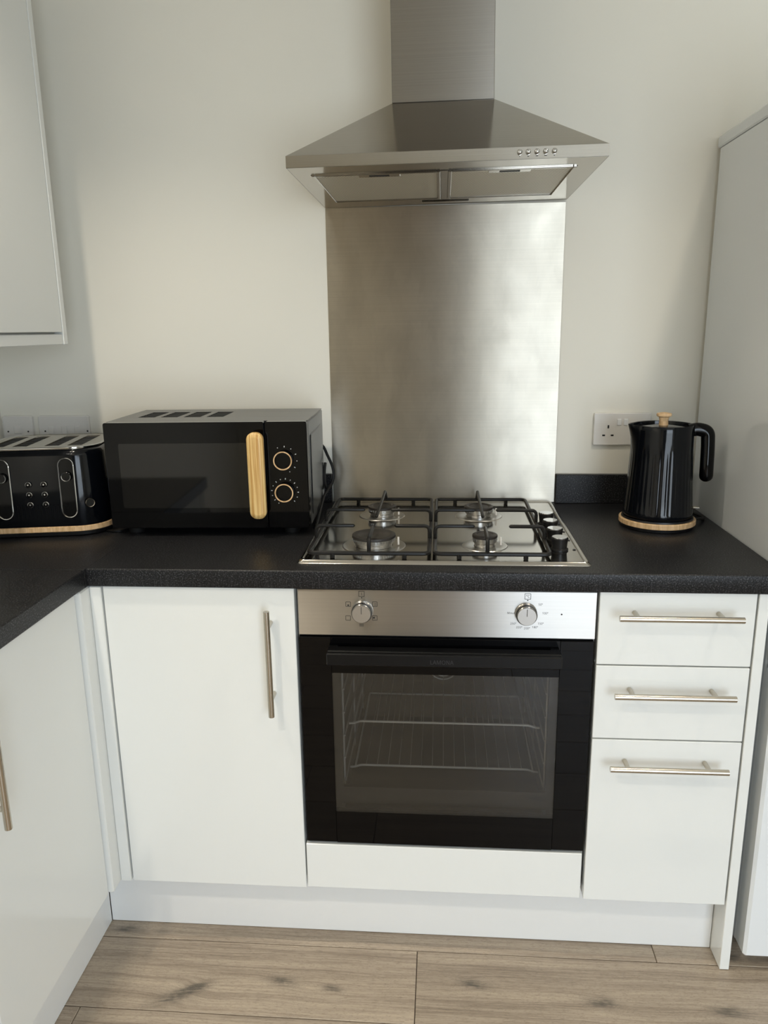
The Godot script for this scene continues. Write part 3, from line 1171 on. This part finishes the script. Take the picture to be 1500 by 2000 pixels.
# ---------------------------------------------------------------- toaster
func toaster() -> void:
	var t := thing("toaster", "black four-slice toaster with a wooden base band, beside the microwave", "toaster", Vector3(-0.9615, T, 0.262))
	t.rotation.y = deg_to_rad(10.0)
	X = Transform3D()
	var w := 0.300
	var dp := 0.278
	var outline := func(grow: float, y: float, flute: float) -> Array:
		var ring := []
		var n := 0
		for p in rr(w + 2 * grow, dp + 2 * grow, 0.07 + grow, 18):
			ring.append(Vector3(p.x, y, -p.y))
			n += 1
		return ring
	var st := mb()
	loft(st, [outline.call(-0.012, 0.0, 0.0), outline.call(-0.004, 0.004, 0.0), outline.call(-0.003, 0.0128, 0.0)])
	obj("base", st, M.black_plastic, t)
	st = mb()
	loft(st, [outline.call(0.0, 0.013, 0.0), outline.call(0.0015, 0.0145, 0.0), outline.call(0.001, 0.0245, 0.0), outline.call(-0.001, 0.0258, 0.0)])
	obj("wood_band", st, M.beech_trim, t, "pale wooden band round the base")
	st = mb()
	loft(st, [outline.call(-0.002, 0.026, 0.0), outline.call(-0.001, 0.03, 0.0), outline.call(-0.006, 0.13, 0.0), outline.call(-0.009, 0.19, 0.0), outline.call(-0.012, 0.199, 0.0), outline.call(-0.018, 0.2035, 0.0), outline.call(-0.026, 0.2045, 0.0)], true, true)
	obj("body", st, M.kettle_black, t)
	# fine upright ribs over the lower part of the front
	st = mb()
	for k in 17:
		var x := -0.072 + k * 0.009
		bx(st, Vector3(x, 0.055, dp / 2 - 0.0024), Vector3(0.0035, 0.045, 0.0016), 0.0006)
	obj("ribs", st, M.kettle_black, t)
	# steel top with four slots running front to back
	st = mb()
	var xs := [-0.094, -0.042, 0.03, 0.082]
	var y0 := 0.2042
	var y1 := 0.2085
	var hw := 0.0165
	var zs := 0.088
	var outer := PackedVector2Array()
	for p in rr(0.262, 0.236, 0.058, 8):
		outer.append(p)
	var cuts := [[-0.2, xs[0] - hw]]
	for k in 3:
		cuts.append([xs[k] + hw, xs[k + 1] - hw])
	cuts.append([xs[3] + hw, 0.2])
	var pieces := []
	for e in cuts:
		pieces.append(PackedVector2Array([Vector2(e[0], -0.2), Vector2(e[1], -0.2), Vector2(e[1], 0.2), Vector2(e[0], 0.2)]))
	for x in xs:
		for e in [[-0.2, -zs], [zs, 0.2]]:
			pieces.append(PackedVector2Array([Vector2(x - hw, e[0]), Vector2(x + hw, e[0]), Vector2(x + hw, e[1]), Vector2(x - hw, e[1])]))
	for pc in pieces:
		for poly in Geometry2D.intersect_polygons(outer, pc):
			var ring0 := []
			var ring1 := []
			for p in poly:
				ring0.append(Vector3(p.x, y0, p.y))
				ring1.append(Vector3(p.x, y1, p.y))
			loft(st, [ring0, ring1])
	obj("top_plate", st, M.nickel, t)
	for x in xs:
		st = mb()
		span(st, x - hw + 0.0003, x + hw - 0.0003, y0 + 0.0004, y0 + 0.0012, -zs + 0.0004, zs - 0.0004)
		for k in 6:
			span(st, x - hw + 0.0003, x + hw - 0.0003, y0 + 0.0012, y0 + 0.0022, -zs + 0.014 + k * 0.029, -zs + 0.016 + k * 0.029)
		obj("slot", st, M.dark_slot, t)
	st = mb()
	var rim := []
	for p in rr(0.265, 0.239, 0.0595, 10):
		rim.append(Vector3(p.x, y1 - 0.001, p.y))
	tube(st, rim, 0.0022, 8, true)
	obj("top_rim", st, M.chrome, t)
	# levers in chrome-framed tracks
	var lean := Basis(Vector3(1, 0, 0), deg_to_rad(-2.6))
	for x in [-0.0715, 0.0715]:
		var c := Vector3(x, 0.116, dp / 2 - 0.0052)
		X = Transform3D(lean, c)
		st = mb()
		slab(st, Vector3.ZERO, Basis(), 0.031, 0.135, 0.0012, 0.0155, 0.0004, 8)
		var tr := obj("lever_track", st, M.black_gloss, t)
		st = mb()
		var loop := []
		for p in rr(0.0335, 0.1375, 0.0167, 10):
			loop.append(Vector3(p.x, p.y, 0.0015))
		tube(st, loop, 0.0017, 8, true)
		obj("chrome_frame", st, M.chrome, tr)
		st = mb()
		lathe_z(st, Vector3(0, 0.027, 0), [[0.0092, 0.001], [0.0098, 0.0045], [0.0105, 0.007], [0.0095, 0.0084], [0.0004, 0.0084]], 24)
		obj("lever", st, M.black_gloss, t)
		st = mb()
		lathe_z(st, Vector3(0, 0.027, 0), [[0.0104, 0.0065], [0.0114, 0.0075], [0.0106, 0.0092], [0.0093, 0.0084]], 24, false, false)
		obj("lever_ring", st, M.chrome, t)
		X = Transform3D()
	for ix in [-1.0, 1.0]:
		for iy in 3:
			X = Transform3D(lean, Vector3(ix * 0.0172 + 0.002, 0.079 + iy * 0.0235, dp / 2 - 0.0045))
			st = mb()
			lathe_z(st, Vector3.ZERO, [[0.0063, 0.0], [0.0058, 0.0032], [0.0003, 0.0036]], 18)
			var b := obj("button", st, M.black_gloss, t)
			st = mb()
			lathe_z(st, Vector3.ZERO, [[0.0062, 0.0004], [0.0072, 0.001], [0.0068, 0.0026], [0.0058, 0.0032]], 20, false, false)
			lathe_z(st, Vector3.ZERO, [[0.0018, 0.0036], [0.0016, 0.0041]], 10)
			obj("button_ring", st, M.chrome, b)
	X = Transform3D(Basis(Vector3.UP, deg_to_rad(32.0)) * lean, Vector3(0.1125, 0.079, dp / 2 - 0.0145))
	st = mb()
	lathe_z(st, Vector3.ZERO, [[0.0105, 0.0], [0.010, 0.009], [0.0088, 0.0105], [0.0004, 0.0105]], 24)
	var dl := obj("browning_dial", st, M.black_gloss, t)
	st = mb()
	lathe_z(st, Vector3.ZERO, [[0.0099, 0.0085], [0.0108, 0.0095], [0.010, 0.0112], [0.0088, 0.0105]], 24, false, false)
	obj("dial_ring", st, M.nickel, dl)
	st = own()
	lathe(st, Vector3(-0.786, T, 0.318), [[0.0285, 0.0003], [0.030, 0.0015], [0.030, 0.0048], [0.0285, 0.006], [0.0235, 0.006], [0.0225, 0.0045], [0.0004, 0.0045]], 36)
	single("coaster", st, M.black_satin, "small dark round disc on the worktop between toaster and microwave", "coaster")

# ---------------------------------------------------------------- kettle
func kettle() -> void:
	var c := Vector3(0.5035, T, 0.246)
	var t := thing("kettle_stand", "round kettle stand with a pale wooden rim on the worktop", "kettle stand", c)
	X = Transform3D()
	var st := mb()
	lathe(st, Vector3.ZERO, [[0.079, 0.0], [0.082, 0.002], [0.083, 0.0088]], 48)
	obj("foot_disc", st, M.black_plastic, t)
	st = mb()
	lathe(st, Vector3.ZERO, [[0.0845, 0.009], [0.0868, 0.0105], [0.0868, 0.0205], [0.0852, 0.0222]], 56)
	obj("wood_rim", st, M.beech_trim, t, "pale wooden rim")
	st = mb()
	lathe(st, Vector3.ZERO, [[0.0815, 0.0223], [0.0805, 0.0262]], 48)
	obj("top_disc", st, M.black_plastic, t)
	st = mb()
	var pts := []
	for p in [[0.083, 0.006, -0.012], [0.1, 0.012, -0.02], [0.12, 0.0075, -0.04], [0.128, 0.0045, -0.07], [0.118, 0.0045, -0.12], [0.1, 0.0045, -0.19]]:
		pts.append(Vector3(p[0], p[1], p[2]))
	tube(st, smooth(pts), 0.0036, 8)
	obj("power_cord", st, M.black_rubber, t)

	t = thing("kettle", "ribbed black electric kettle with a wooden lid knob, on its round stand", "kettle", c + Vector3(0, 0.0265, 0))
	X = Transform3D()
	t.rotation.y = deg_to_rad(-6.0)
	st = mb()
	var rings := []
	var n := 168
	# height, radius, rib depth, spout
	for s in [[0.0, 0.0755, 0.0, 0.0], [0.003, 0.078, 0.0, 0.0], [0.012, 0.0785, 0.0, 0.0], [0.016, 0.078, 1.0, 0.0], [0.05, 0.0755, 1.0, 0.0], [0.09, 0.0728, 1.0, 0.0], [0.13, 0.0705, 1.0, 0.0], [0.15, 0.0697, 0.7, 0.0], [0.165, 0.0692, 0.0, 0.08], [0.185, 0.0686, 0.0, 0.35], [0.20, 0.0682, 0.0, 0.8], [0.2135, 0.068, 0.0, 1.25], [0.2155, 0.067, 0.0, 1.25], [0.2145, 0.0645, 0.0, 1.2], [0.205, 0.0635, 0.0, 0.9]]:
		var ring := []
		for i in n:
			var a := TAU * i / n
			var r: float = s[1] - s[2] * 0.0011 * (1.0 - absf(cos(a * 21.0)))
			var da := absf(wrapf(a - PI, -PI, PI))
			r += s[3] * 0.0085 * exp(-da * da / 0.075)
			ring.append(Vector3(cos(a) * r, s[0], sin(a) * r))
		rings.append(ring)
	loft(st, rings, true, false)
	obj("body", st, M.kettle_black, t)
	st = mb()
	lathe(st, Vector3.ZERO, [[0.0625, 0.2005], [0.0625, 0.2062], [0.058, 0.2085], [0.02, 0.2125], [0.0004, 0.2128]], 40)
	var lid := obj("lid", st, M.kettle_black, t)
	st = mb()
	lathe(st, Vector3.ZERO, [[0.0105, 0.2127], [0.0098, 0.224], [0.0115, 0.231], [0.0162, 0.2335], [0.0172, 0.2365], [0.0162, 0.240], [0.008, 0.2418], [0.0004, 0.242]], 28)
	obj("lid_knob", st, M.beech_trim, lid, "pale wooden lid knob")
	st = mb()
	pts = bend([Vector3(0.058, 0.200, 0), Vector3(0.075, 0.2045, 0), Vector3(0.0985, 0.199, 0), Vector3(0.101, 0.16, 0), Vector3(0.1025, 0.096, 0)], 0.035, 8)
	hsweep(st, pts, 0.0155, 0.0125)
	obj("handle", st, M.black_gloss, t)
	st = mb()
	X = Transform3D(Basis(Vector3.UP, 0.0), Vector3.ZERO)
	span(st, 0.0775, 0.094, 0.018, 0.022, -0.006, 0.006, 0.0015)
	obj("switch_lever", st, M.nickel, t)

# flat oval bar swept along a path in the x-y plane
func hsweep(st: SurfaceTool, pts: Array, rx: float, rz: float) -> void:
	var rings := []
	var m := pts.size()
	var path := pts.duplicate()
	var sc := []
	for p in path:
		sc.append(1.0)
	var d: Vector3 = (path[m - 1] - path[m - 2]).normalized()
	for e in [[0.006, 0.92], [0.0105, 0.7], [0.0135, 0.35]]:
		path.append(pts[m - 1] + d * e[0])
		sc.append(e[1])
	for k in path.size():
		var tg: Vector3 = (path[mini(k + 1, path.size() - 1)] - path[maxi(k - 1, 0)]).normalized()
		var nrm := Vector3(-tg.y, tg.x, 0)
		var ring := []
		for i in 20:
			var a := TAU * i / 20
			ring.append(path[k] + (nrm * cos(a) * rx + Vector3(0, 0, 1) * sin(a) * rz) * sc[k])
		rings.append(ring)
	loft(st, rings)

# ---------------------------------------------------------------- fridge, sockets
func fridge() -> void:
	var t := thing("fridge_freezer", "tall white gloss fridge freezer at the end of the worktop", "fridge", Vector3(0.95, 0, 0.3))
	var st := mb()
	span(st, 0.653, 1.247, 0.03, 1.782, 0.02, 0.557, 0.003)
	obj("body", st, M.fridge_white, t)
	st = mb()
	span(st, 0.651, 1.249, 1.7825, 1.8085, 0.006, 0.606, 0.003)
	obj("top_cap", st, M.fridge_white, t)
	st = mb()
	span(st, 0.658, 1.242, 0.045, 1.775, 0.5575, 0.5625)
	obj("gasket", st, M.gasket, t)
	for d in [[0.036, 0.70], [0.706, 1.78]]:
		st = mb()
		span(st, 0.65, 1.25, d[0], d[1], 0.563, 0.614, 0.006)
		obj("door", st, M.fridge_white, t)
	for x in [0.69, 1.21]:
		for z in [0.08, 0.53]:
			st = mb()
			lathe(st, Vector3(x, 0, z), [[0.02, 0.0005], [0.021, 0.012], [0.01, 0.014], [0.01, 0.0298]], 18)
			obj("foot", st, M.socket_white, t)

func socket_holes(st: SurfaceTool, c: Vector3) -> void:
	bx(st, c + Vector3(0, 0.011, 0), Vector3(0.004, 0.0085, 0.0008))
	for s in [-1.0, 1.0]:
		bx(st, c + Vector3(s * 0.011, -0.0115, 0), Vector3(0.007, 0.004, 0.0008))

func wall_plate(label: String, x0: float, x1: float, kind: String) -> void:
	var y0 := 1.0645
	var y1 := 1.1495
	var cx := (x0 + x1) / 2
	var t := thing("wall_socket", label, "socket", Vector3(cx, y0, 0.006), "white wall plates above the worktop")
	var st := mb()
	slab(st, Vector3(cx, (y0 + y1) / 2, 0.0006), Basis(), x1 - x0, y1 - y0, 0.0095, 0.004, 0.0018)
	obj("plate", st, M.socket_white, t)
	var zf := 0.0102
	if kind == "double":
		for s in [[x0 + 0.038, x0 + 0.0625], [x1 - 0.036, x1 - 0.0605]]:
			st = mb()
			socket_holes(st, Vector3(s[0] - 0.0005, 1.1025, zf))
			obj("pin_holes", st, M.dark_slot, t)
		for x in [cx - 0.0085, cx + 0.0085]:
			st = mb()
			span(st, x - 0.0055, x + 0.0055, 1.117, 1.134, 0.0098, 0.0126, 0.0012)
			obj("switch", st, M.pvc_white, t)
	elif kind == "switches":
		for x in [x0 + 0.036, cx + 0.001, x1 - 0.035]:
			st = mb()
			span(st, x - 0.0075, x + 0.0075, 1.099, 1.1215, 0.0098, 0.0125, 0.0012)
			obj("switch", st, M.socket_white, t)
		for x in [x0 + 0.018, x1 - 0.006]:
			st = mb()
			lathe_z(st, Vector3(x, 1.1072, zf - 0.0003), [[0.0024, 0.0], [0.0022, 0.001]], 12)
			obj("screw", st, M.print_dark, t)
	else:
		st = mb()
		span(st, cx - 0.011, cx + 0.011, 1.101, 1.123, 0.0098, 0.0125, 0.0012)
		obj("switch", st, M.socket_white, t)
		for x in [cx - 0.029, cx + 0.029]:
			st = mb()
			lathe_z(st, Vector3(x, 1.1065, zf - 0.0003), [[0.0024, 0.0], [0.0022, 0.001]], 12)
			obj("screw", st, M.print_dark, t)

func _ready() -> void:
	setup()
	materials()
	room()
	units()
	hood()
	oven()
	hob()
	fridge()
	microwave()
	toaster()
	kettle()
	wall_plate("white double socket on the wall beside the kettle", 0.392, 0.5385, "double")
	wall_plate("small square white switch plate on the wall behind the toaster", -1.228, -1.1425, "single")
	wall_plate("wide white switch plate on the wall behind the toaster, nearest the microwave", -1.125, -0.9795, "switches")
